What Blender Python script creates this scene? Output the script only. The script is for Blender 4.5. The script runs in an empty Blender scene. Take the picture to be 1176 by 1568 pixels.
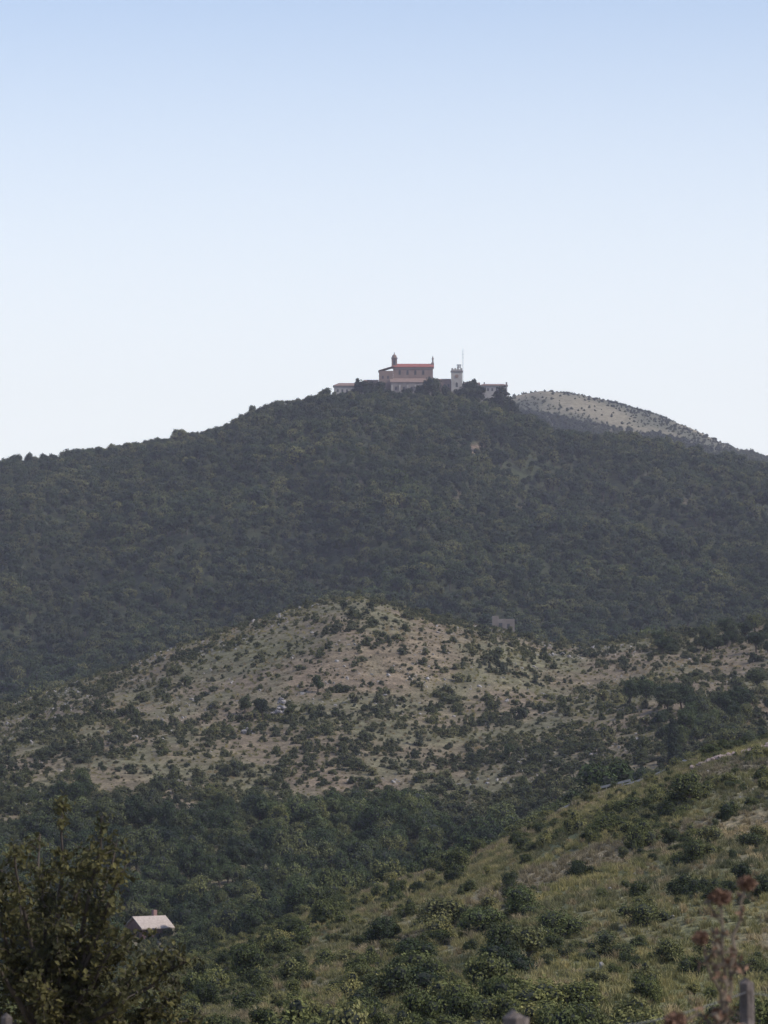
import bpy, math, random
import numpy as np
from mathutils import Vector
random.seed(7); rng=np.random.default_rng(7)
scene=bpy.context.scene
K=1.638e-4; EYE=1100.0
PITCH=math.atan((EYE-784)*K)
CP,SP=math.cos(PITCH),math.sin(PITCH)
# ---------- survey helpers: bearing / elevation -> metres ----------
def zat(u,v,D):
    b=(784-np.asarray(v,float))*K
    return D*(SP+b*CP)/(CP-b*SP)
def xat(u,v,D):
    b=(784-v)*K
    return D*(u-588)*K/(CP-b*SP)
def P(u,v,D): return Vector((float(xat(u,v,D)),float(D),float(zat(u,v,D))))
# ---------- noise ----------
def _h(ix,iy,s):
    n=(ix*374761393+iy*668265263+s*982451653)&0xffffffff
    n=((n^(n>>13))*1274126177)&0xffffffff
    n=n^(n>>16)
    return (n&0xffff)/65535.0
def vn(x,y,s=0):
    x=np.asarray(x,float);y=np.asarray(y,float)
    fx=np.floor(x);fy=np.floor(y)
    ix=fx.astype(np.int64)+10000;iy=fy.astype(np.int64)+10000
    tx=x-fx;ty=y-fy
    tx=tx*tx*(3-2*tx);ty=ty*ty*(3-2*ty)
    a=_h(ix,iy,s);b=_h(ix+1,iy,s);c=_h(ix,iy+1,s);d=_h(ix+1,iy+1,s)
    return (a*(1-tx)+b*tx)*(1-ty)+(c*(1-tx)+d*tx)*ty
def fbm(x,y,s=0,o=4):
    r=0;a=.5;t=0
    for i in range(o):
        r=r+a*vn(x*2**i+i*17.3,y*2**i+i*9.1,s+i);t+=a;a*=.5
    return r/t
# ---------- terrain ----------
def ip(u,pts):
    p=np.array(pts,float);return np.interp(u,p[:,0],p[:,1])
NR=[(-700,1610),(0,1540),(130,1522),(200,1515),(270,1495),(330,1460),(430,1418),(500,1388),(600,1356),(680,1332),(750,1302),(830,1262),(900,1225),(1000,1196),(1050,1172),(1100,1152),(1176,1136),(1500,1080),(2000,1050)]
MR=[(-700,1180),(0,1084),(60,1066),(130,1042),(200,1021),(250,1001),(320,979),(380,958),(440,938),(500,921),(550,915),(600,924),(680,948),(760,964),(830,984),(900,990),(1000,976),(1100,966),(1176,955),(1500,930),(2000,960)]
GR=[(-900,810),(-300,756),(0,727),(60,722),(130,712),(200,701),(260,691),(300,685),(350,673),(380,655),(420,644),(465,632),(500,620),(560,614),(700,616),(760,628),(810,656),(850,677),(920,686),(970,683),(1000,690),(1050,703),(1100,717),(1176,733),(1500,805),(2000,865)]
FR=[(-900,900),(300,720),(600,660),(700,630),(780,612),(830,603),(880,606),(930,616),(1000,636),(1060,659),(1100,678),(1176,708),(1300,764),(1500,830),(2000,900)]
KD=np.array([-400,0,15,32,70,150,420,570,720,1100,1340,1800,2390,2440,2950,3800,5200,9500],float)
def height(x,y):
    x=np.atleast_1d(np.asarray(x,float));y=np.atleast_1d(np.asarray(y,float))
    x,y=np.broadcast_arrays(x,y)
    u=588+x/np.maximum(y,60)/K
    u=np.clip(u,-2500,3600)
    o=np.ones_like(u)
    n1=zat(0,ip(u,NR),420);m1=zat(0,ip(u,MR),1100);g1=zat(0,ip(u,GR),2390);f1=zat(0,ip(u,FR),3800)
    base=zat(0,ip(u,[(-700,1290),(0,1262),(400,1268),(700,1262),(1000,1195),(1176,1175),(1800,1150)]),720)
    val=ip(u,[(0,-33),(250,-33),(420,-31),(700,-30),(1000,-20),(1176,-17)])
    b2=ip(u,[(0,-6),(400,2),(1176,8)])
    m2=zat(0,ip(u,[(-500,930),(0,905),(600,850),(1176,880),(1800,940)]),1800)
    Z=np.stack([-2*o,-1.7*o,-2.3*o,-4*o,-8*o,zat(0,1612,150)*o,n1,val*o,base,m1,b2,m2,g1,g1-.5,120*o,f1,120*o,0*o],-1)
    h=np.diff(KD);d=np.diff(Z,axis=-1)/h
    m=np.zeros_like(Z)
    w1=2*h[1:]+h[:-1];w2=h[1:]+2*h[:-1]
    same=(d[...,:-1]*d[...,1:])>0
    with np.errstate(divide='ignore',invalid='ignore'):
        hm=(w1+w2)/(w1/d[...,:-1]+w2/d[...,1:])
    m[...,1:-1]=np.where(same,hm,0)
    i=np.clip(np.searchsorted(KD,y,side='right')-1,0,len(KD)-2)
    g=lambda A:np.take_along_axis(A,i[...,None],-1)[...,0]
    g2=lambda A:np.take_along_axis(A,(i+1)[...,None],-1)[...,0]
    hh=h[i];t=np.clip((y-KD[i])/hh,0,1)
    z=g(Z)*(2*t**3-3*t**2+1)+g2(Z)*(-2*t**3+3*t**2)+hh*g(m)*(t**3-2*t**2+t)+hh*g2(m)*(t**3-t**2)
    def bell(c,w): return np.exp(-((y-c)/w)**2)
    z=z+(fbm(x/130+y/900,y/420,3,3)-.5)*2*bell(1850,300)*28
    z=z+(fbm(x/45+y/500,y/200,4,3)-.5)*2*bell(1850,330)*11
    z=z+(fbm(x/60,y/110,5,3)-.5)*2*(bell(900,130)*5.5)
    z=z+(fbm(x/25,y/35,8,3)-.5)*2*(bell(285,80)*2.2)
    z=z+(fbm(x/160,y/200,11,3)-.5)*2*(bell(3400,250)*22)
    z=z+(fbm(x/9,y/9,15,2)-.5)*.5*np.clip((y-90)/100,0,1)*np.clip((2300-y)/100,0,1)
    return z
def H(x,y): return float(height(x,y)[0])
def hit(u,v,d0=100,d1=4000):
    D=np.arange(d0,d1,1.0)
    b=(784-v)*K
    X=D*(u-588)*K/(CP-b*SP);Z=D*(SP+b*CP)/(CP-b*SP)
    hz=height(X,D)
    w=np.where(hz>=Z)[0]
    i=w[0] if len(w) else len(D)-1
    return float(X[i]),float(D[i]),float(hz[i])
# ---------- materials ----------
def newmat(name):
    m=bpy.data.materials.new(name);m.use_nodes=True
    nt=m.node_tree;return m,nt,nt.nodes['Principled BSDF']
def ramp(nt,stops):
    r=nt.nodes.new('ShaderNodeValToRGB');e=r.color_ramp.elements
    while len(e)<len(stops): e.new(.5)
    for k,(p,c) in enumerate(stops): e[k].position=p;e[k].color=(*c,1)
    return r
def wnoise(nt,scale,detail=4,src='pos'):
    if src=='pos':
        g=nt.nodes.new('ShaderNodeNewGeometry').outputs['Position']
    else:
        g=nt.nodes.new('ShaderNodeTexCoord').outputs['Object']
    n=nt.nodes.new('ShaderNodeTexNoise');n.inputs['Scale'].default_value=scale;n.inputs['Detail'].default_value=detail
    nt.links.new(g,n.inputs['Vector']);return n.outputs['Fac']
def mix(nt,a,b,f,mode='MIX'):
    m=nt.nodes.new('ShaderNodeMix');m.data_type='RGBA';m.blend_type=mode
    for s,v in ((6,a),(7,b)):
        if isinstance(v,tuple): m.inputs[s].default_value=(*v,1)
        else: nt.links.new(v,m.inputs[s])
    if isinstance(f,(int,float)): m.inputs[0].default_value=f
    else: nt.links.new(f,m.inputs[0])
    return m.outputs[2]
def leafmat(name,c1,c2,c3,patch=.012,trans=.2,island=True):
    m,nt,b=newmat(name)
    oi=nt.nodes.new('ShaderNodeObjectInfo')
    r=ramp(nt,[(0,c1),(.55,c2),(1,c3)])
    nt.links.new(oi.outputs['Random'],r.inputs[0])
    n=wnoise(nt,patch,5)
    rr=ramp(nt,[(.34,(.60,.64,.70)),(.66,(1.4,1.3,1.1))])
    nt.links.new(n,rr.inputs[0])
    c=mix(nt,r.outputs[0],rr.outputs[0],1.0,'MULTIPLY')
    if island:
        g=nt.nodes.new('ShaderNodeNewGeometry')
        r2=ramp(nt,[(0,(.6,.6,.6)),(1,(1.4,1.4,1.25))])
        nt.links.new(g.outputs['Random Per Island'],r2.inputs[0])
        c=mix(nt,c,r2.outputs[0],1.0,'MULTIPLY')
    nt.links.new(c,b.inputs['Base Color']);b.inputs['Roughness'].default_value=.75
    b.inputs['Specular IOR Level'].default_value=.15
    t=nt.nodes.new('ShaderNodeBsdfTranslucent');nt.links.new(c,t.inputs[0])
    ms=nt.nodes.new('ShaderNodeMixShader');ms.inputs[0].default_value=trans
    nt.links.new(b.outputs[0],ms.inputs[1]);nt.links.new(t.outputs[0],ms.inputs[2])
    nt.links.new(ms.outputs[0],nt.nodes['Material Output'].inputs[0])
    return m
def surf(name,c1,c2,scale,rough=.9,bump=.3,src='obj'):
    m,nt,b=newmat(name)
    n=wnoise(nt,scale,6,src)
    r=ramp(nt,[(.3,c1),(.7,c2)]);nt.links.new(n,r.inputs[0])
    nt.links.new(r.outputs[0],b.inputs['Base Color']);b.inputs['Roughness'].default_value=rough
    bp=nt.nodes.new('ShaderNodeBump');bp.inputs['Strength'].default_value=bump;bp.inputs['Distance'].default_value=.1
    nt.links.new(n,bp.inputs['Height']);nt.links.new(bp.outputs[0],b.inputs['Normal'])
    return m
M_forest=leafmat('forest_foliage',(.022,.038,.020),(.046,.066,.030),(.12,.125,.055),.014,.12)
M_far=leafmat('distant_foliage',(.045,.06,.045),(.06,.072,.048),(.08,.085,.05))
M_valley=leafmat('valley_foliage',(.034,.052,.027),(.058,.080,.038),(.12,.13,.06),.03)
M_shrub=leafmat('shrub_foliage',(.055,.068,.036),(.09,.10,.052),(.14,.14,.08),.05)
M_near=leafmat('near_shrub_foliage',(.05,.066,.03),(.10,.115,.05),(.20,.195,.09),.06)
M_dark=leafmat('evergreen_foliage',(.018,.028,.018),(.024,.036,.022),(.032,.042,.026),.05,.1)
M_grass=leafmat('dry_grass',(.19,.16,.10),(.25,.21,.13),(.31,.265,.17),.04,.3,False)
M_ggrass=leafmat('green_grass',(.15,.155,.07),(.20,.19,.09),(.28,.25,.13),.05,.3,False)
M_bark=surf('bark',(.04,.03,.024),(.075,.06,.045),8)
M_core=surf('crown_shade_core',(.010,.014,.009),(.018,.024,.014),5)  # near-black crown filler: shade between the leaves put into the colour
M_rock=surf('limestone',(.19,.175,.165),(.34,.32,.30),1.2,.95,.6)
# ---------- mesh builder ----------
class MB:
    def __init__(s): s.v=[];s.f=[];s.m=[];s.n=0
    def add(s,v,f,mi=0):
        v=np.asarray(v,float).reshape(-1,3)
        s.v.append(v);s.f+= [tuple(int(i)+s.n for i in q) for q in f];s.m+=[mi]*len(f);s.n+=len(v)
    def tube(s,pts,rad,seg=6,mi=0):
        pts=[Vector(p) for p in pts];V=[];F=[]
        for i,p in enumerate(pts):
            d=(pts[min(i+1,len(pts)-1)]-pts[max(i-1,0)])
            if d.length<1e-9: d=Vector((0,0,1))
            d.normalize();a=d.orthogonal().normalized()
            if i>0:
                a=(pa-d*pa.dot(d))
                a=a.normalized() if a.length>1e-6 else d.orthogonal().normalized()
            pa=a;b=d.cross(a)
            for k in range(seg):
                t=2*math.pi*k/seg;V.append(p+(a*math.cos(t)+b*math.sin(t))*rad[i])
        for i in range(len(pts)-1):
            for k in range(seg):
                F.append((i*seg+k,i*seg+(k+1)%seg,(i+1)*seg+(k+1)%seg,(i+1)*seg+k))
        F.append(tuple(range(seg-1,-1,-1)));F.append(tuple((len(pts)-1)*seg+k for k in range(seg)))
        s.add([tuple(q) for q in V],F,mi)
    def leaves(s,C,N,size,mi=0,asp=1.0,r=None):
        r=r or rng
        n=len(C);T=r.normal(size=(n,3));N=N/np.linalg.norm(N,axis=1,keepdims=True)
        T=T-N*(T*N).sum(1,keepdims=True);T/=np.linalg.norm(T,axis=1,keepdims=True)
        B=np.cross(N,T);sz=(size*r.uniform(.6,1.3,n))[:,None]
        V=np.stack([C-T*sz*asp,C-B*sz*.5+N*sz*.12,C+T*sz*asp,C+B*sz*.5+N*sz*.12],1).reshape(-1,3)
        F=np.arange(4*n).reshape(n,4);s.add(V,F.tolist(),mi)
    def box(s,x0,x1,y0,y1,z0,z1,mi=0):
        s.add([(x0,y0,z0),(x1,y0,z0),(x1,y1,z0),(x0,y1,z0),(x0,y0,z1),(x1,y0,z1),(x1,y1,z1),(x0,y1,z1)],
              [(0,3,2,1),(4,5,6,7),(0,1,5,4),(1,2,6,5),(2,3,7,6),(3,0,4,7)],mi)
    def mesh(s,name,mats,smooth=False):
        me=bpy.data.meshes.new(name);me.from_pydata(np.concatenate(s.v).tolist(),[],s.f)
        for m in mats: me.materials.append(m)
        me.polygons.foreach_set('material_index',s.m)
        if smooth: me.polygons.foreach_set('use_smooth',[True]*len(s.f))
        me.update();return me
    def obj(s,name,mats,loc=(0,0,0),parent=None,smooth=False,link=True):
        o=bpy.data.objects.new(name,s.mesh(name,mats,smooth));o.location=loc
        if link: scene.collection.objects.link(o)
        if parent: o.parent=parent
        return o
def ico(sub):
    import bmesh
    bm=bmesh.new();bmesh.ops.create_icosphere(bm,subdivisions=sub,radius=1)
    v=np.array([q.co[:] for q in bm.verts]);f=[tuple(w.index for w in q.verts) for q in bm.faces];bm.free();return v,f
IC1=ico(1);IC2=ico(2);IC3=ico(3)
def crown(mb,lobes,n,leaf,seed,core=.72,asp=.8):
    r=np.random.default_rng(seed);L=np.array(lobes)
    w=L[:,3]**2;w/=w.sum();idx=r.choice(len(L),n,p=w)
    d=r.normal(size=(n,3));d/=np.linalg.norm(d,axis=1,keepdims=True)
    rad=r.uniform(.72,1.15,n)
    lump=1+.22*np.sin(d[:,0]*5+idx)*np.cos(d[:,1]*6+idx*2)
    C=L[idx,:3]+d*(rad*lump)[:,None]*np.stack([L[idx,3],L[idx,3],L[idx,4]],1)
    N=d+r.normal(size=(n,3))*.55
    C[:,2]=np.maximum(C[:,2],.02)
    mb.leaves(C,N,leaf,0,asp,r)
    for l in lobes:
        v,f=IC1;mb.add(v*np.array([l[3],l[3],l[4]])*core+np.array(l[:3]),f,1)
def tree_mb(seed,kind='oak',n=1500,leaf=.05):
    r=random.Random(seed);mb=MB();lobes=[]
    if kind=='oak':
        for i in range(11):
            a=r.uniform(0,6.28);q=r.uniform(0,.27);z=r.uniform(.38,.80)
            R=r.uniform(.13,.23)*(1.1-.4*abs(z-.55)/.3)
            lobes.append((q*math.cos(a),q*math.sin(a),z,R,R*.85))
        mb.tube([(0,0,-.05),(.01,0,.2),(.0,.02,.45)],[.035,.027,.015],6,2)
        for l in lobes[:6]: mb.tube([(0,0,.22),(l[0]*.5,l[1]*.5,(l[2]+.2)/2+.05),l[:3]],[.018,.012,.005],5,2)
    elif kind=='cypress':
        for i in range(10):
            z=.1+i*.088;R=.085*(1-((z-.4)/.75)**2)+.012
            lobes.append((r.uniform(-.012,.012),r.uniform(-.012,.012),z,R,.075))
        mb.tube([(0,0,-.05),(0,0,.3)],[.02,.012],6,2)
    elif kind=='cedar':
        for i in range(16):
            z=.15+.8*i/16;w=(1-z)*.32+.05;a=i*2.4
            R=w*.75
            lobes.append((w*.7*math.cos(a),w*.7*math.sin(a),z,R,R*.5))
        mb.tube([(0,0,-.05),(0,0,.5),(0,0,.95)],[.03,.02,.005],6,2)
    elif kind=='shrub':
        for i in range(9):
            a=r.uniform(0,6.28);q=r.uniform(0,.42);z=r.uniform(.12,.62)
            R=r.uniform(.12,.30)*(1-.25*q);lobes.append((q*math.cos(a),q*math.sin(a),z*(1-.6*q),R,R*.9))
        for l in lobes[:5]: mb.tube([(0,0,-.05),(l[0]*.6,l[1]*.6,l[2]*.6),l[:3]],[.03,.018,.006],5,2)
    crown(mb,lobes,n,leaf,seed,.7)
    return mb
def proto(name,objs):
    c=bpy.data.collections.new(name)
    for o in objs: c.objects.link(o)
    return c
def mkprotos(name,kinds,mat,n,leaf):
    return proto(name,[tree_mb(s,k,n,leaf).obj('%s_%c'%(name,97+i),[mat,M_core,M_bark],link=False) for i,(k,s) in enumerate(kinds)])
def scatter(name,coll,X,Y,S,zoff=0,sq=.25,tilt=.06):
    n=len(X);Z=height(X,Y)+zoff*S
    me=bpy.data.meshes.new(name);me.vertices.add(n)
    me.vertices.foreach_set('co',np.stack([X,Y,Z],1).ravel())
    rot=np.stack([rng.normal(0,tilt,n),rng.normal(0,tilt,n),rng.uniform(0,6.28,n)],1)
    scl=np.stack([S*rng.uniform(1-sq,1+sq,n),S*rng.uniform(1-sq,1+sq,n),S*rng.uniform(1-sq,1+sq,n)],1)
    a=me.attributes.new('rot','FLOAT_VECTOR','POINT');a.data.foreach_set('vector',rot.ravel())
    a=me.attributes.new('scl','FLOAT_VECTOR','POINT');a.data.foreach_set('vector',scl.ravel())
    a=me.attributes.new('idx','INT','POINT');a.data.foreach_set('value',rng.integers(0,len(coll.objects),n).astype(np.int32))
    o=bpy.data.objects.new(name,me);scene.collection.objects.link(o)
    g=bpy.data.node_groups.new(name+'_gn','GeometryNodeTree')
    g.interface.new_socket('Geometry',in_out='INPUT',socket_type='NodeSocketGeometry')
    g.interface.new_socket('Geometry',in_out='OUTPUT',socket_type='NodeSocketGeometry')
    N=g.nodes;i=N.new('NodeGroupInput');q=N.new('NodeGroupOutput');ins=N.new('GeometryNodeInstanceOnPoints')
    ci=N.new('GeometryNodeCollectionInfo');ci.inputs['Collection'].default_value=coll
    ci.inputs['Separate Children'].default_value=True;ci.inputs['Reset Children'].default_value=True
    def na(nm,t):
        k=N.new('GeometryNodeInputNamedAttribute');k.data_type=t;k.inputs['Name'].default_value=nm
        return [s for s in k.outputs if s.enabled and s.name=='Attribute'][0]
    L=g.links
    L.new(i.outputs[0],ins.inputs['Points']);L.new(ci.outputs[0],ins.inputs['Instance']);ins.inputs['Pick Instance'].default_value=True
    L.new(na('idx','INT'),ins.inputs['Instance Index']);L.new(na('rot','FLOAT_VECTOR'),ins.inputs['Rotation']);L.new(na('scl','FLOAT_VECTOR'),ins.inputs['Scale'])
    L.new(ins.outputs[0],q.inputs[0])
    mod=o.modifiers.new('instances','NODES');mod.node_group=g
    return o
def grid(y0,y1,sp,t0=-.17,t1=.17,jit=.5):
    Xs=[];Ys=[];ny=int((y1-y0)/sp)
    for k in range(ny):
        y=y0+(k+.5)*sp;xs=np.arange(t0*y,t1*y,sp)
        Xs.append(xs+rng.uniform(-jit,jit,len(xs))*sp);Ys.append(y+rng.uniform(-jit,jit,len(xs))*sp)
    return np.concatenate(Xs),np.concatenate(Ys)
def uof(x,y): return 588+x/y/K
def vof(x,y,z):
    e=z/y;b=(e*CP-SP)/(CP+e*SP);return 784-b/K
# ---------- ground ----------
def build_ground():
    ys=np.concatenate([np.linspace(-60,60,25),60+np.cumsum(np.full(170,2.2)),])
    y=ys[-1];L=list(ys)
    while y<9300: y+=max(2.2,y*.0062);L.append(y)
    ys=np.array(L)
    t=np.concatenate([np.linspace(-1.2,-.2,30)[:-1],np.linspace(-.2,.2,330),np.linspace(.2,1.2,30)[1:]])
    Y,T=np.meshgrid(ys,t,indexing='ij');X=T*(Y+90)
    X=X.ravel();Yr=Y.ravel();Z=height(X,Yr)
    ny,nx=Y.shape;idx=np.arange(ny*nx).reshape(ny,nx)
    F=np.stack([idx[:-1,:-1],idx[:-1,1:],idx[1:,1:],idx[1:,:-1]],-1).reshape(-1,4)
    me=bpy.data.meshes.new('ground');me.from_pydata(np.stack([X,Yr,Z],1).tolist(),[],F.tolist())
    me.polygons.foreach_set('use_smooth',[True]*len(F))
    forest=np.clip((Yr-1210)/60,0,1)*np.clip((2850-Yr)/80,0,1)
    far=np.clip((Yr-2850)/80,0,1)
    near=np.clip((640-Yr)/120,0,1)
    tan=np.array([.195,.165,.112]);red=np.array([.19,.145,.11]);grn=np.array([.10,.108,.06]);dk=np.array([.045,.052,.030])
    n=fbm(X/35,Yr/60,21,4)[:,None];n2=fbm(X/14,Yr/22,25,4)[:,None]
    c=tan*(1-n)+red*n
    c=c*(.75+.5*n2)
    g=np.clip((n2-.36)*4,0,1);c=c*(1-.62*g)+grn*.62*g
    top=np.clip((Yr-985)/90,0,1)[:,None]*np.clip((.75-n),0,1);c=c*(1+.35*top)
    ng=np.clip((fbm(X/16,Yr/30,31,4)-.40)*4,0,1)[:,None]
    cn=np.array([.22,.185,.125])*(1-ng)+np.array([.13,.135,.07])*ng
    c=c*(1-near[:,None])+cn*near[:,None]
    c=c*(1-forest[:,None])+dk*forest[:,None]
    ff=np.clip((fbm(X/60,Yr/90,41,4)-.4)*5,0,1)[:,None]
    c=c*(1-far[:,None])+(np.array([.21,.185,.14])*(1-ff)+np.array([.10,.10,.075])*ff)*far[:,None]
    for (u,v,ru,rv,col) in PATCH:
        uu=uof(X,np.maximum(Yr,60));vv=vof(X,np.maximum(Yr,60),Z)
        w=np.clip(1.6-(((uu-u)/ru)**2+((vv-v)/rv)**2)*(0.7+.6*n2[:,0]),0,1)*forest
        c=c*(1-w[:,None])+np.array(col)*w[:,None]
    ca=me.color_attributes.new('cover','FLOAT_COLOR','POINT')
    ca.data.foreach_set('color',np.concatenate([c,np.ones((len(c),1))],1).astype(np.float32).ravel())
    m,nt,b=newmat('ground_soil')
    at=nt.nodes.new('ShaderNodeAttribute');at.attribute_name='cover'
    n1=wnoise(nt,.25,8);r1=ramp(nt,[(.3,(.6,.6,.58)),(.7,(1.4,1.38,1.35))]);nt.links.new(n1,r1.inputs[0])
    n3=wnoise(nt,1.6,8);r3=ramp(nt,[(.35,(.65,.68,.62)),(.65,(1.3,1.28,1.25))]);nt.links.new(n3,r3.inputs[0])
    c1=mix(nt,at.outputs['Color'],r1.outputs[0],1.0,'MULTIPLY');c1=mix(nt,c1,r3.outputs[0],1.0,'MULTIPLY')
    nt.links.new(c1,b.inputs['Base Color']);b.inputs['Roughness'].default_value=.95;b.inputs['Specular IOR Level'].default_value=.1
    bp=nt.nodes.new('ShaderNodeBump');bp.inputs['Strength'].default_value=.8;bp.inputs['Distance'].default_value=.5
    nt.links.new(n3,bp.inputs['Height']);nt.links.new(bp.outputs[0],b.inputs['Normal'])
    me.materials.append(m)
    o=bpy.data.objects.new('ground',me);scene.collection.objects.link(o)
PATCH=[(722,690,26,9,(.22,.16,.13)),(800,785,9,14,(.09,.078,.056)),(998,733,13,6,(.15,.135,.12)),(1055,770,11,7,(.11,.095,.075)),(700,760,9,16,(.08,.07,.05)),(520,735,50,4,(.09,.075,.06))]
build_ground()
# ---------- forest on the main hill ----------
C_oak=mkprotos('forest_tree',[('oak',s) for s in (1,2,3,4,5,6)],M_forest,800,.052)
X,Y=grid(1190,2475,5.3)
Z=height(X,Y);U=uof(X,Y);V=vof(X,Y,Z)
keep=np.ones(len(X),bool)
for (u,v,ru,rv,c) in PATCH:
    keep&=~((((U-u)/ru)**2+((V-v)/rv)**2)<rng.uniform(.1,1.5,len(X)))
keep&=~((Y>2325)&(U>500)&(U<790))
dn=fbm(X/40,Y/60,53,4)
keep&=rng.uniform(size=len(X))<np.clip(.72+1.2*(dn-.35),.68,.95)
X,Y,U=X[keep],Y[keep],U[keep]
S=3.8+4.4*fbm(X/35,Y/50,51,4)+rng.normal(0,1.4,len(X))+(rng.uniform(size=len(X))<.08)*2.8
top=np.clip((Y-2180)/120,0,1)
S=S*(1-.10*top)
S=S*(1-.38*top*np.clip((U-480)/40,0,1)*np.clip((810-U)/30,0,1))
scatter('forest',C_oak,X,Y,np.clip(S,2.2,11),-.04)
# far hill scrub
C_fs=mkprotos('far_shrub',[('shrub',s) for s in (7,8,9)],M_far,350,.09)
X,Y=grid(2950,3880,5.5,-.03,.2)
f=fbm(X/60,Y/90,41,4);U=uof(X,Y);Z=height(X,Y);V=vof(X,Y,Z)
band=(np.abs(V-(650+(U-860)*.20)-8*(f-.5))<11)
k=(rng.uniform(size=len(X))<np.clip((f-.38)*3,.15,.75))|band
S=rng.uniform(1.2,3.6,len(X));S[band]=rng.uniform(4,8,band.sum())
scatter('distant_woodland',C_fs,X[k],Y[k],S[k],-.04)
# ---------- valley trees ----------
C_val=mkprotos('valley_tree',[('oak',s) for s in (11,12,13,14,15)]+[('shrub',16)],M_valley,2400,.034)
X,Y=grid(470,800,3.6)
U=uof(X,Y);f=fbm(X/22,Y/40,61,3)
edge=735-60*np.clip((U-350)/500,0,1)+(f-.5)*150
k=(Y<edge)&(rng.uniform(size=len(X))<.78)&(U<1000)
k&=~((U>180)&(U<282)&(Y<599))
X1,Y1=X[k],Y[k];S1=2.4+5.6*rng.beta(1.3,2.2,len(X1))
X,Y=grid(640,1010,5.0);U=uof(X,Y);f=fbm(X/25,Y/45,63,3)
w=np.clip((U-940)/120,0,1)*.46+np.clip((U-620)/300,0,1)*np.clip((860-Y)/120,0,1)*.30
k=(f*.9<w*.85)&(rng.uniform(size=len(X))<.6)
X2,Y2=X[k],Y[k];S2=rng.uniform(2.5,6,len(X2))
scatter('valley_trees',C_val,np.concatenate([X1,X2]),np.concatenate([Y1,Y2]),np.concatenate([S1,S2]),-.05)
# ---------- scrub ----------
C_shr=mkprotos('shrub',[('shrub',s) for s in (21,22,23,24)],M_shrub,700,.068)
X,Y=grid(690,1190,1.7)
U=uof(X,Y);f=fbm(X/12,Y/20,71,4);f2=fbm(X/60,Y/90,73,3)
low=np.clip((930-Y)/200,0,1)
p=np.clip((f-.50+.18*low+.30*(f2-.5))*2.4+.20,0.16,.8)
k=rng.uniform(size=len(X))<p
X,Y=X[k],Y[k];S=rng.gamma(1.8,.42,len(X))+.3;S*=1+.4*low[k]
scatter('hillside_scrub',C_shr,X,Y,np.clip(S,.35,3.6),-.1)
C_near=mkprotos('near_shrub',[('shrub',s) for s in (31,32,33,34)]+[('oak',35)],M_near,2400,.038)
X,Y=grid(110,440,1.6)
U=uof(X,Y);f=fbm(X/7,Y/14,81,4);f2=fbm(X/25,Y/40,83,3)
lft=np.clip((620-U)/500,0,1)
p=np.clip((f-.56+.27*lft+.3*(f2-.5)+.12*np.clip((260-Y)/100,0,1))*4,.06,.9)
k=(rng.uniform(size=len(X))<p)
X,Y,U=X[k],Y[k],U[k];S=rng.gamma(2.2,.38,len(X))+.3
z=(U>165)&(U<292)&(Y>300);S[z]=np.minimum(S[z],.9)
scatter('near_scrub',C_near,X,Y,np.clip(S,.3,3.0),-.08)
X,Y=grid(430,600,1.7,-.09,-.04);U=uof(X,Y)
k=(U>165)&(U<300)&(rng.uniform(size=len(X))<.6)
scatter('garden_scrub',C_near,X[k],Y[k],np.clip(rng.gamma(2.2,.4,k.sum())+.4,.4,1.7),-.08)
# ---------- grass ----------
def tuft(seed,mat,n=70):
    r=np.random.default_rng(seed);mb=MB();V=[];F=[]
    for i in range(n):
        a=r.uniform(0,6.28);q=abs(r.normal(0,.28));x,y=q*math.cos(a),q*math.sin(a)
        h=r.uniform(.35,1)*.7;l=r.normal(0,.22,2);w=.03;b=r.uniform(0,6.28);dx,dy=w*math.cos(b),w*math.sin(b)
        s=len(V);V+=[(x-dx,y-dy,-.05),(x+dx,y+dy,-.05),(x+l[0]*.5+dx*.7,y+l[1]*.5+dy*.7,h*.6),(x+l[0]*.5-dx*.7,y+l[1]*.5-dy*.7,h*.6),(x+l[0]*1.3,y+l[1]*1.3,h)]
        F+=[(s,s+1,s+2,s+3),(s+3,s+2,s+4)]
    mb.add(V,F);return mb.obj('tuft_%d'%seed,[mat],link=False)
C_dry=proto('dry_tuft',[tuft(s,M_grass) for s in (1,2,3)]);C_gr=proto('green_tuft',[tuft(s,M_ggrass) for s in (4,5,6)])
X,Y=grid(690,1180,2.0,-.14,.14);f=fbm(X/20,Y/34,33,4);k=rng.uniform(size=len(X))<.6;kg=k&(f>.46);kd=k&~(f>.46)
scatter('hillside_grass',C_dry,X[kd],Y[kd],rng.uniform(.35,1.0,kd.sum()),0,.3)
scatter('hillside_green_grass',C_gr,X[kg],Y[kg],rng.uniform(.35,1.0,kg.sum()),0,.3)
X,Y=grid(110,440,1.0,-.14,.14);f=fbm(X/16,Y/30,31,4)
kd=(rng.uniform(size=len(X))<np.clip((.54-f)*6,.15,.9))
scatter('dry_grass',C_dry,X[kd],Y[kd],rng.uniform(.3,.85,kd.sum()),0,.3)
scatter('green_grass',C_gr,X[~kd],Y[~kd],rng.uniform(.3,.85,(~kd).sum()),0,.3)
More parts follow.
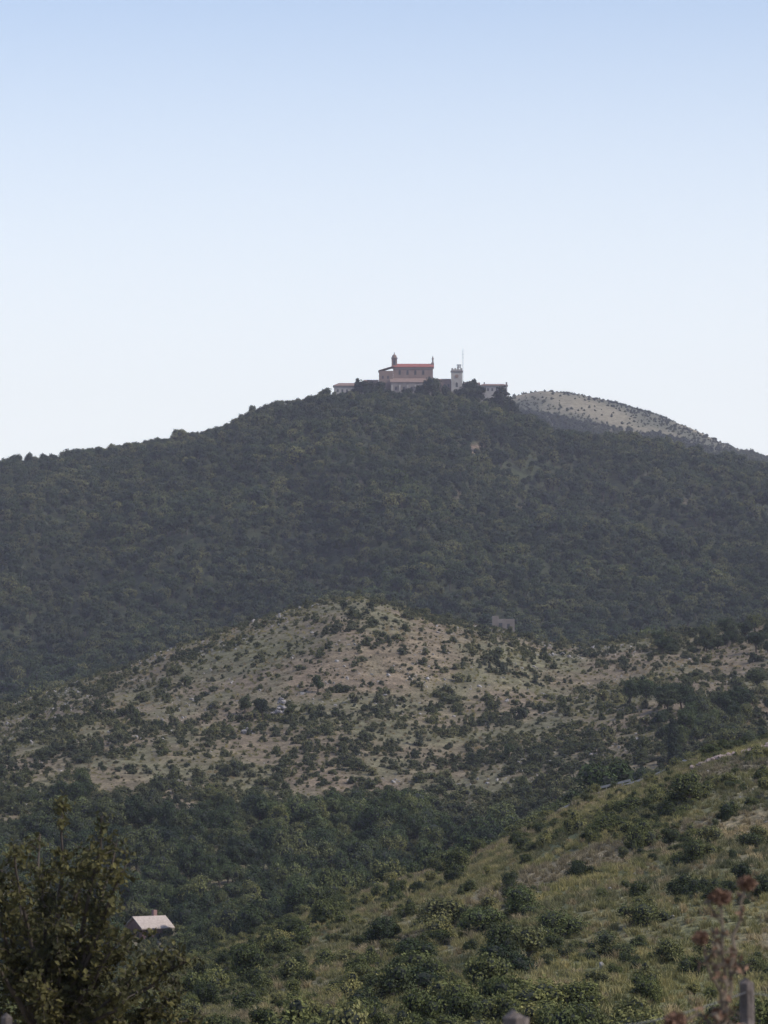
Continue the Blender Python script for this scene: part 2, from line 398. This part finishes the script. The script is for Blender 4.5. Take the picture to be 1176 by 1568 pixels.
# ---------- rocks ----------
def rockmb(seed,sub=IC2,amp=.35):
    r=np.random.default_rng(seed);v,f=sub;v=v.copy();o=r.uniform(0,50)
    d=fbm(v[:,0]*1.6+o,v[:,1]*1.6+v[:,2]*1.3,seed,4)-.5
    v=v*(1+amp*2*d)[:,None]
    for i in range(7):
        n=r.normal(size=3);n/=np.linalg.norm(n);c=r.uniform(.45,.8);e=np.maximum(v@n-c,0);v=v-e[:,None]*n
    mb=MB();mb.add(v,f);return mb
C_rock=proto('rock',[rockmb(s,IC2,.5).obj('rock_%d'%s,[M_rock],link=False) for s in (1,2,3,4)])
X,Y=grid(730,1150,2.0);U=uof(X,Y);f=fbm(X/9,Y/14,91,4);f2=fbm(X/45,Y/60,93,2)
p=np.clip((f+.5*(f2-.5)-.60+.06*np.clip((520-U)/300,0,1))*4,0.012,.5)
k=rng.uniform(size=len(X))<p
scatter('limestone_rocks',C_rock,X[k],Y[k],np.clip(rng.gamma(2,.09,k.sum())+.08,.1,.6),.05,.45)
X,Y=grid(120,430,2.0);f=fbm(X/8,Y/14,95,4);U=uof(X,Y)
k=rng.uniform(size=len(X))<np.clip((f-.56)*3,.01,.4)*np.clip((U-300)/400,.1,1)
scatter('slope_stones',C_rock,X[k],Y[k],np.clip(rng.gamma(2,.05,k.sum())+.05,.05,.25),.05,.4)
M_oc=surf('outcrop_limestone',(.13,.12,.115),(.36,.335,.32),1.3,.95,.8)
def outcrop(u,v,w,h,seed):
    x,y,z=hit(u,v,600);mb=MB();r=random.Random(seed)
    for i in range(34):
        b=rockmb(seed*40+i,IC2,.45);s=r.uniform(.10,.26)*w
        px=r.gauss(0,.33)*w;pz=r.random()*h*max(0,1-abs(px)/w*1.2)
        mb.add(b.v[0]*np.array([s,s,s*r.uniform(.6,1.1)])+np.array([px,pz*.5+r.uniform(-.2,.3)*w,pz]),b.f)
    mb.obj('rock_outcrop',[M_oc],(x,y,z-.1))
outcrop(430,1094,2.6,3.8,5);outcrop(328,1086,2.0,1.5,6);outcrop(378,1124,2.2,1.1,7)
# ---------- individual trees ----------
def tree(name,kind,u,v,h,seed,d0=600,wide=1.0,mat=None,D=None,n=3200,leaf=.03):
    if D: x=float(xat(u,v,D));y=D;z=H(x,y)
    else: x,y,z=hit(u,v,d0)
    o=tree_mb(seed,kind,n,leaf).obj(name,[mat or M_valley,M_core,M_bark],(x,y,z-.1));o.scale=(h*wide,h*wide,h);o.rotation_euler[2]=seed
    return o
for (u,v,h,w) in [(325,1236,5.0,1.1),(487,1060,4.4,1.0),(402,1104,5.8,.9),(375,1094,4.4,1.1),(448,1098,3,1.2),(965,1080,6.5,.9),(990,1082,7.5,.9),(1018,1085,6,1.0),(1158,1000,6.2,1.1),(780,1165,3.8,.9),(800,1215,4,.9),(520,1275,4,1),(545,1300,3.4,1),(1160,1060,6,1.1),(1100,1090,5,1),(208,1033,2.4,1.1),(1090,1120,5,1)]:
    tree('oak_tree','oak',u,v,h,int(u),600,w,M_dark if h>5 and u<500 else M_valley)
tree('cypress_tree','cypress',1030,1175,9.5,77,600,.9,M_dark)
for (u,v,h,w) in [(760,1500,2.4,1.3),(590,1445,2.6,1.1),(800,1405,2.8,1.3),(700,1420,2.8,1.4),(855,1440,2.5,1.2),(985,1420,2.4,1.2),(650,1520,2.3,1.3),(1110,1260,1.9,1),(905,1290,1.6,1),(1165,1500,2.0,1),(560,1560,1.9,1.3),(745,1430,2.6,1.4),(640,1470,2.2,1.3),(930,1470,2.0,1.3)]:
    tree('evergreen_shrub','shrub',u,v,h,int(u+v),120,w,M_valley)
for (u,h,w,D,kind) in [(487,9,1.1,2385,'oak'),(472,6,1.1,2385,'oak'),(562,14,1.2,2384,'oak'),(580,12.5,1.0,2380,'oak'),(545,10,1.1,2384,'oak'),(640,10,1.0,2376,'oak'),(662,15.5,.9,2374,'oak'),(650,11,.9,2374,'oak'),(625,8,1.1,2374,'oak'),(682,10.5,.9,2376,'oak'),(720,16,1.05,2376,'oak'),(733,13,.9,2380,'oak'),(705,9,1,2373,'oak'),(596,7,1.1,2374,'oak'),
                     (768,18,1.2,2383,'cedar'),(760,12,1.3,2383,'cedar'),(781,13,1.4,2383,'cedar'),(763,10,1.1,2378,'oak'),(776,10.5,1.1,2378,'oak'),(745,6.5,1,2378,'oak'),(520,6.5,1.3,2378,'oak'),(532,7,1.3,2374,'oak'),(505,7,1.3,2388,'oak'),(812,9,1.2,2390,'oak'),(800,8,1.3,2390,'oak'),(830,6.5,1.2,2390,'oak')]:
    tree('cedar_tree' if kind=='cedar' else 'holm_oak_tree',kind,u,620,h,int(u),0,w,M_dark,D,1500,.05)
for (u,h,D) in [(547,15,2388),(651,13,2378),(726,17,2388)]: tree('cypress_tree','cypress',u,620,h,int(u),0,1.2,M_dark,D,1200,.04)
# ---------- monastery ----------
M_w1=surf('rose_plaster',(.15,.105,.09),(.215,.155,.135),.25);M_w2=surf('pale_plaster',(.26,.24,.225),(.36,.335,.31),.3)
M_st=surf('grey_stone_wall',(.15,.13,.12),(.235,.205,.19),.5);M_rf=surf('terracotta_roof',(.23,.07,.055),(.30,.105,.08),.6)
M_rb=surf('weathered_roof',(.155,.11,.09),(.24,.165,.14),.6);M_gl=surf('dark_window',(.02,.022,.028),(.035,.037,.045),2,.3,0)
M_mt=surf('metal',(.10,.10,.11),(.16,.16,.17),3,.5,0)
mon=bpy.data.objects.new('hilltop_monastery',None);scene.collection.objects.link(mon)
q=2400*K;BZ=float(zat(0,605,2400));mon.location=(float(xat(640,605,2400)),2400,BZ)
gx=lambda u:(u-640)*q
gz=lambda v:(605-v)*q
def part(nm,u0,u1,v0,v1,y0,y1,mat):
    mb=MB();mb.box(gx(u0),gx(u1),y0,y1,gz(v1),gz(v0));return mb.obj(nm,[mat],parent=mon)
def gable(nm,u0,u1,ve,vr,y0,y1,mat,ov=.5,hip=0):
    a,b=gx(u0)-ov,gx(u1)+ov;e=gz(ve);r=gz(vr);c,d=y0-ov,y1+ov;m=(c+d)/2;t=.3
    mb=MB();mb.add([(a,c,e),(b,c,e),(b,d,e),(a,d,e),(a,c,e+t),(b,c,e+t),(b,d,e+t),(a,d,e+t),(a+hip,m,r),(b-hip,m,r)],
      [(0,3,2,1),(0,1,5,4),(2,3,7,6),(1,2,6,5),(3,0,4,7),(4,5,9,8),(6,7,8,9),(5,6,9),(7,4,8)]);return mb.obj(nm,[mat],parent=mon)
def lean(nm,u0,u1,vl,vh,y0,y1,mat,axis='y',ov=.4):
    a,b=gx(u0)-ov,gx(u1)+ov;l,h=gz(vl),gz(vh);t=.3
    if axis=='y': zz=[l,l,h,h]
    else: zz=[l,h,h,l]
    P4=[(a,y0-ov),(b,y0-ov),(b,y1),(a,y1)]
    mb=MB();mb.add([(p[0],p[1],z) for p,z in zip(P4,zz)]+[(p[0],p[1],z+t) for p,z in zip(P4,zz)],[(0,3,2,1),(4,5,6,7),(0,1,5,4),(1,2,6,5),(2,3,7,6),(3,0,4,7)]);return mb.obj(nm,[mat],parent=mon)
def wins(nm,us,v,w,h,yf,arch=False):
    mb=MB()
    for u in us:
        mb.box(gx(u)-w/2,gx(u)+w/2,yf-.06,yf+.2,gz(v)-h/2,gz(v)+h/2)
        if arch:
            n=8;V=[]
            for k in range(n+1):
                t=math.pi*k/n;V.append((gx(u)+w/2*math.cos(t),yf-.06,gz(v)+h/2+w/2*math.sin(t)))
            mb.add(V,[tuple(range(n,-1,-1))])
    return mb.obj(nm,[M_gl],parent=mon)
part('church_nave',602,663,562,640,0,13,M_w1);gable('church_roof',602,663,562,555.2,0,13,M_rf)
wins('nave_windows',[612,624,636,648],571,1.3,2.2,0,True)
part('nave_cornice',602.3,662.7,563,564.2,-.35,-.01,M_st)
part('side_aisle',598,656,587,640,-7,-.02,M_st);lean('aisle_roof',598,656,587,580,-7,-.4,M_rb)
wins('aisle_windows',[606,618,630,642],596,1.2,1.8,-7)
for i,u in enumerate((600,612,624,636,650)): part('buttress_%d'%i,u-1.2,u+1.2,591,640,-8.4,-7.02,M_w2)
part('west_hall',580,601.8,568,640,-2,11,M_w1);lean('west_hall_roof',580,601.8,568,561,-2,11,M_rb,'x')
wins('west_hall_windows',[586,594],578,1.1,1.7,-2)
part('bell_tower_shaft',599.5,608,548,562,2,5.4,M_w1)
part('bell_tower_cornice',598.8,608.7,546.8,547.9,1.6,5.8,M_st)
wins('bell_tower_openings',[603.7],555,1.2,2.2,2,True)
mb=MB();cx=gx(603.7)
pr=[(1.6,0),(1.5,.8),(1.15,1.5),(.6,2.0),(.25,2.3),(.2,3.2),(.02,3.6)]
mb.tube([(cx,3.7,gz(546.8)+h) for r,h in pr],[r for r,h in pr],10);mb.obj('bell_tower_cupola',[M_rb],parent=mon)
part('bell_gable_wall',660.5,664.8,554,562,4,9,M_w1);part('bell_gable_pier',661.8,664.2,548,554,5.5,7.5,M_st)
mb=MB();mb.tube([(gx(663),6.5,gz(548)),(gx(663),6.5,gz(545.5)),(gx(663),6.5,gz(542.5))],[.8,.35,.05],8);mb.obj('bell_gable_finial',[M_st],parent=mon)
part('cloister_wing',663.2,691,582,640,1,12,M_w1);gable('cloister_roof',664.5,690,582,578.5,1,12,M_rb,.3);wins('cloister_windows',[669,675,681,687],590,1,1.5,1)
part('clock_tower_shaft',691.2,708,569,640,-1,6,M_w2);part('clock_tower_cornice',690.2,709,567.6,568.9,-1.4,6.4,M_st);part('clock_tower_parapet',691.2,708,565.5,567.5,-1,6,M_w2)
for i in range(4): part('merlon_%d'%i,691.3+i*4.6,691.3+i*4.6+2.8,563.6,565.4,-1,-.3,M_w2)
wins('clock_tower_window',[699.5],590,1.3,2.2,-1,True)
mb=MB();mb.tube([(gx(699.5),-1.02,gz(576)),(gx(699.5),-1.25,gz(576))],[1.1,1.1],20);mb.obj('clock_face',[M_rb],parent=mon)
mb=MB();mb.box(gx(700),gx(701),1,2,gz(565.5),gz(559));mb.box(gx(705),gx(706),1,2,gz(565.5),gz(559));mb.box(gx(699.6),gx(706.4),.9,2.1,gz(558.9),gz(557.6));mb.tube([(gx(703),1.5,gz(558.8)),(gx(703),1.5,gz(561)),(gx(703),1.5,gz(562.5))],[.2,.6,.9],8);mb.obj('bell_frame',[M_mt],parent=mon)
mb=MB();mb.tube([(gx(709.2),2,gz(600)),(gx(709.2),2,gz(533))],[.16,.1],6)
for v in (537,542,547): mb.tube([(gx(707),2,gz(v)),(gx(711.4),2,gz(v))],[.05,.05],5)
mb.obj('radio_mast',[M_mt],parent=mon)
part('refectory_wing',709.5,735,588,640,2,12,M_st);gable('refectory_roof',709.8,735,588,584,2,12,M_rb,.3)
part('east_wing',735.3,777,591,640,-2,9,M_w2);gable('east_roof',735.3,777,591,587,-2,9,M_rb,.5,2.5);wins('east_windows',[741,747.5,754,761,768,774],597,1.1,1.7,-2)
part('east_chimney',775,777.4,584.5,590,2,3.2,M_st);part('east_chimney_2',741,743,584.5,590,2,3.2,M_st)
part('west_wing',511,556,592,640,-4,7,M_w2);gable('west_roof',511,556,592,586,-4,7,M_rb,.6,3.5);wins('west_windows',[517,524,531,538,545],599,1.1,1.6,-4)
part('link_wing',556.3,579.7,584,640,0,9,M_w1);gable('link_roof',557,579,584,580.5,0,9,M_rb,.2)
part('terrace_wall',588,735,602,640,-16,-15.2,M_st);part('terrace',588,735,607,640,-15.18,-8.5,M_st)
# ---------- valley farmhouse ----------
def house(name,u,v,D,w,dp,h,rz,wm,rm,rise=1.6):
    e=bpy.data.objects.new(name,None);scene.collection.objects.link(e);p=P(u,v,D);e.location=p;e.rotation_euler[2]=rz
    mb=MB();mb.box(-w/2,w/2,-dp/2,dp/2,-5,h)
    mb.add([(-w/2,-dp/2,h),(-w/2,dp/2,h),(-w/2,0,h+rise),(w/2,-dp/2,h),(w/2,dp/2,h),(w/2,0,h+rise)],[(0,2,1),(3,4,5)])
    mb.obj('walls',[wm],parent=e)
    mb=MB();a=w/2+.4
    for s in (-1,1):
        y1=s*(dp/2+.4);z1=h-rise*.4/(dp/2);t=.16
        V=[(-a,y1,z1+.02),(a,y1,z1+.02),(a,0,h+rise+.02),(-a,0,h+rise+.02)];V+=[(x,y,z+t) for x,y,z in V]
        mb.add(V,[(0,3,2,1),(4,5,6,7),(0,1,5,4),(1,2,6,5),(2,3,7,6),(3,0,4,7)])
    mb.obj('roof',[rm],parent=e)
    mb=MB()
    for x in (-w*.28,w*.28): mb.box(x-.45,x+.45,-dp/2-.05,-dp/2+.1,h*.45,h*.45+1.2)
    mb.box(-.5,.5,-dp/2-.05,-dp/2+.1,.0,2.1)
    for y in (-dp*.2,dp*.2): mb.box(-w/2-.05,-w/2+.1,y-.4,y+.4,h*.45,h*.45+1.1)
    mb.obj('windows_and_door',[M_gl],parent=e)
    mb=MB();mb.box(w*.2,w*.2+.6,.3,.9,h+.3,h+rise+1.0);mb.obj('chimney',[wm],parent=e)
M_pk=surf('pink_plaster',(.20,.115,.10),(.28,.165,.14),1.0);M_tile=surf('sunlit_tiles',(.33,.275,.235),(.46,.39,.34),3)
house('farmhouse',228,1450,592,5.0,4.4,3.0,.62,M_pk,M_tile,1.4)
house('stone_cottage',66,1412,640,6.5,5,2.6,-.2,M_st,M_rb,1.4)
ru=bpy.data.objects.new('ruined_stone_building',None);scene.collection.objects.link(ru);ru.location=P(772,970,1165)
mb=MB();mb.box(-3.5,3.0,-2,-1.4,-6,4.2);mb.box(-3.5,-2.9,-1.38,3,-6,5.0);mb.box(2.4,3.0,-1.38,3,-6,3.0);mb.box(-2.88,2.38,2.4,3,-6,3.6);mb.box(-3.5,-1.6,-2,-1.4,4.22,5.1);mb.obj('walls',[surf('ruin_stone',(.13,.11,.10),(.2,.175,.16),.5)],parent=ru)
mb=MB();mb.box(-1.6,-.6,-2.06,-1.9,1.5,3);mb.box(.8,1.6,-2.06,-1.9,1.5,2.8);mb.obj('window_openings',[M_gl],parent=ru)
mb=MB();r=random.Random(3)
for i in range(260):
    u=1060+r.random()*150;x=float(xat(u,1180,385));y=385+r.uniform(-.8,.8);z=H(x,y)+r.uniform(-.1,.4)
    b=rockmb(100+i%5,IC1,.25);mb.add(b.v[0]*np.array([.34,.28,.22])*r.uniform(.5,1.2)+np.array([x,y,z]),b.f)
mb.obj('dry_stone_wall',[surf('wall_stone',(.19,.145,.13),(.30,.24,.215),.8)])
M_as=surf('asphalt',(.10,.10,.105),(.15,.15,.155),1)
V=[];F=[];n=30
for i in range(n+1):
    x=float(xat(840+i*7,1225,428));y=428+4*math.sin(i/9)
    V+= [(x,y-2.6,H(x,y)+.5),(x,y+2.6,H(x,y)+.55)]
    if i<n: F.append((2*i,2*i+2,2*i+3,2*i+1))
mb=MB();mb.add(V,F);mb.obj('road',[M_as])
rail=MB();us=[905,917,929,941,953,965];ZZ=[];XX=[]
for i,u in enumerate(us):
    x=float(xat(u,1215,424));zr=H(x,424);XX.append(x);ZZ.append(zr);rail.box(x-.05,x+.05,424,424.1,zr-.2,zr+.95)
for i in range(5):
    rail.add([(XX[i],423.95,ZZ[i]+.7),(XX[i+1],423.95,ZZ[i+1]+.7),(XX[i+1],423.95,ZZ[i+1]+.95),(XX[i],423.95,ZZ[i]+.95)],[(0,1,2,3)])
rail.obj('guard_rail',[surf('galvanised_steel',(.13,.135,.14),(.19,.195,.205),2,.7,0)])
# ---------- foreground tree ----------
def fg_tree():
    D=40.;r=random.Random(11);g=np.random.default_rng(11);mb=MB()
    bx=float(xat(70,1600,D));bz=H(bx,D)
    base=Vector((bx,D,bz-.1));fork=Vector((bx+.05,D,bz+1.6))
    mb.tube([base,(base+fork)/2+Vector((.04,0,0)),fork],[.13,.10,.085],9,1)
    tips=[(100,1225),(60,1275),(20,1295),(-30,1320),(160,1250),(175,1285),(140,1290),(192,1325),(120,1330),(175,1380),(205,1430),(245,1465),(285,1470),(275,1530),(-60,1400),(80,1370),(30,1400),(-90,1480),(205,1490),(130,1430),(60,1460),(0,1480),(240,1550),(-20,1420),(110,1510),(160,1555),(40,1540),(295,1560),(90,1420),(150,1470),(20,1350),(70,1330),(180,1440),(0,1330),(215,1520),(50,1500),(100,1560)]
    LC=[];LN=[]
    for (u,v) in tips:
        dd=D+r.uniform(-1.1,1.1);t=P(u,v,dd)
        mid=fork.lerp(t,.5)+Vector((r.uniform(-.12,.12),r.uniform(-.2,.2),-.12))
        pts=[fork]
        for k in range(1,9):
            s=k/8;a=fork.lerp(mid,s).lerp(mid.lerp(t,s),s);pts.append(a+Vector((r.uniform(-.03,.03),r.uniform(-.03,.03),r.uniform(-.02,.02))))
        mb.tube(pts,[.038*(1-s/9)+.004 for s in range(9)],6,1)
        for j in range(32):
            s=1-r.random()**1.3*.62;i=min(int(s*8),7);a=pts[i].lerp(pts[i+1],min(1,s*8-i))
            dr=Vector((r.gauss(0,1),r.gauss(0,1),r.gauss(.1,.8))).normalized()*r.uniform(.10,.34)*(1.2-.55*s)
            b=a+dr;c=a+dr*.5+Vector((0,0,.02))
            mb.tube([a,c,b],[.006,.0045,.003],4,1)
            nl=r.randint(8,14)
            for m in range(nl):
                w=a.lerp(b,r.uniform(.15,1.08));LC.append((w.x+r.gauss(0,.035),w.y+r.gauss(0,.035),w.z+r.gauss(0,.035)));LN.append((r.gauss(0,.8),r.gauss(-.3,.8),r.gauss(.4,.6)))
    mb.leaves(np.array(LC),np.array(LN),.043,0,.8,g)
    mt=leafmat('broadleaf_foliage',(.08,.078,.038),(.085,.08,.038),(.095,.085,.042),2.5,.3)
    mb.obj('broadleaf_tree',[mt,M_bark])
fg_tree()
# ---------- dried thistle plant ----------
def thistle():
    D=12.;r=random.Random(5);g=np.random.default_rng(5);mb=MB()
    rust=surf('rust_seed_head',(.13,.07,.045),(.24,.14,.09),40);stemm=surf('dry_stem',(.10,.078,.055),(.16,.125,.09),20)
    heads=[((1105,1568),(1112,1480),(1104,1374),15),((1118,1480),(1132,1430),(1146,1354),13),((1108,1540),(1085,1480),(1070,1434),12),((1110,1560),(1120,1510),(1122,1478),9),((1100,1600),(1050,1580),(1030,1560),15),((1105,1600),(1098,1580),(1100,1552),10),((1120,1600),(1150,1560),(1158,1585),10)]
    root=P(1108,1620,D);gz0=H(root.x,D);mb.tube([(root.x,D,gz0-.05),(root.x-.01,D,(gz0+root.z)/2),root],[.013,.011,.010],7,1)
    for a,b,c,hr in heads:
        A,B,C=P(*a,D),P(*b,D),P(*c,D);dy=r.uniform(-.12,.12);B.y+=dy*.5;C.y+=dy
        if a[1]>=1560: A=root.lerp(A,.3)
        pts=[A.lerp(B,s/5).lerp(B.lerp(C,s/5),s/5)+Vector((r.gauss(0,.006),0,0))*(0<s<5) for s in range(6)]
        mb.tube(pts,[.0065-.0006*s for s in range(6)],6,1)
        R=hr*K*D;n=360;d=g.normal(size=(n,3));d/=np.linalg.norm(d,axis=1,keepdims=True);d[:,2]*=.75
        mb.leaves(np.array(C)+d*R*g.uniform(.45,1.2,(n,1)),np.cross(d,g.normal(size=(n,3)))+d*.3,R*.22,0,1.6,g)
        v,f=IC2;mb.add(v*np.array([R,R,R*.7])*.55+np.array(C),f,0)
        for i in range(5):
            p=pts[i];dr=Vector((r.uniform(-1,1),r.uniform(-1,1),r.uniform(-.2,.8))).normalized()*r.uniform(.04,.10)
            mb.tube([p,p+dr*.5,p+dr],[.003,.005,.002],4,1)
            for k in range(10):
                q2=p+dr*r.uniform(.2,1.1)+Vector((r.gauss(0,.008),r.gauss(0,.008),r.gauss(0,.008)));mb.leaves(np.array([q2]),np.array([[r.gauss(0,1),r.gauss(0,1),r.gauss(0,1)]]),np.array([.012]),k%2,1.2,g)
    mb.obj('dried_thistle',[rust,stemm])
thistle()
# ---------- wire fence ----------
fe=bpy.data.objects.new('wire_fence',None);scene.collection.objects.link(fe)
M_post=surf('weathered_post',(.055,.045,.04),(.16,.13,.115),9,.95,.5)
posts=[(-60,1570,19,.06),(10,1554,17.5,.05),(790,1552,13,.085),(1143,1500,13.5,.05),(1420,1480,14,.1)]
tops=[]
for i,(u,v,D,w) in enumerate(posts):
    t=P(u,v,D);z0=H(t.x,D);mb=MB()
    mb.tube([(t.x,D,z0-.3),(t.x+.01,D,(z0+t.z)/2),(t.x,D,t.z-.012),(t.x+.008,D,t.z)],[w*.55,w*.52,w*.5,w*.3],8)
    mb.obj('post_%d'%(i+1),[M_post],parent=fe);tops.append(t)
for j,o in enumerate((.04,.30,.55)):
    mb=MB()
    for a,b in zip(tops[:-1],tops[1:]):
        pts=[a.lerp(b,s/10)-Vector((0,.02,o+.05*math.sin(math.pi*s/10))) for s in range(11)];mb.tube(pts,[.0016]*11,4)
    mb.obj('wire_%d'%(j+1),[M_mt],parent=fe)
# ---------- haze ----------
mb=MB();mb.box(-6000,6000,-300,9200,-120,750)
hm=bpy.data.materials.new('haze_air');hm.use_nodes=True;nt=hm.node_tree;nt.nodes.clear()
vs=nt.nodes.new('ShaderNodeVolumeScatter');vs.inputs['Color'].default_value=(.84,.84,1,1);vs.inputs['Density'].default_value=6.5e-5;vs.inputs['Anisotropy'].default_value=0
ou=nt.nodes.new('ShaderNodeOutputMaterial');nt.links.new(vs.outputs[0],ou.inputs['Volume'])
mb.obj('haze',[hm])
# ---------- light, sky, camera ----------
AZ,EL=math.radians(112),math.radians(42)
w=bpy.data.worlds.new('World');scene.world=w;w.use_nodes=True;nt=w.node_tree
sky=nt.nodes.new('ShaderNodeTexSky');sky.sky_type='NISHITA';sky.sun_disc=False;sky.sun_elevation=EL;sky.sun_rotation=AZ
sky.altitude=300;sky.air_density=1.0;sky.dust_density=1.0;sky.ozone_density=2.5
tint=mix(nt,sky.outputs[0],(1.14,1.10,1.17),1.0,'MULTIPLY')
tc=nt.nodes.new('ShaderNodeTexCoord');sx=nt.nodes.new('ShaderNodeSeparateXYZ');nt.links.new(tc.outputs['Generated'],sx.inputs[0])
mr=nt.nodes.new('ShaderNodeMapRange');mr.interpolation_type='SMOOTHSTEP';mr.inputs['From Min'].default_value=.05;mr.inputs['From Max'].default_value=.23;mr.inputs['To Min'].default_value=.9;mr.inputs['To Max'].default_value=0
nt.links.new(sx.outputs['Z'],mr.inputs['Value'])
fin=mix(nt,tint,(7.5,7.7,8.2),mr.outputs[0])
nt.links.new(fin,nt.nodes['Background'].inputs[0]);nt.nodes['Background'].inputs[1].default_value=.15
sd=bpy.data.lights.new('sun','SUN');sd.energy=3.8;sd.angle=math.radians(.5);sd.color=(1,.93,.84)
so=bpy.data.objects.new('sun',sd);scene.collection.objects.link(so)
S=Vector((math.sin(AZ)*math.cos(EL),math.cos(AZ)*math.cos(EL),math.sin(EL)))
so.rotation_euler=S.to_track_quat('Z','Y').to_euler();so.location=(0,0,800)
cam=bpy.data.cameras.new('camera');co=bpy.data.objects.new('camera',cam);scene.collection.objects.link(co)
cam.sensor_fit='HORIZONTAL';cam.sensor_width=36;cam.lens=18/(588*K);cam.clip_end=30000;cam.clip_start=.5
co.rotation_euler=(math.pi/2+PITCH,0,0)
cam.dof.use_dof=True;cam.dof.focus_distance=1500;cam.dof.aperture_fstop=(cam.lens/1000)/.011
scene.camera=co
scene.view_settings.view_transform='Standard';scene.view_settings.look='None';scene.view_settings.exposure=0
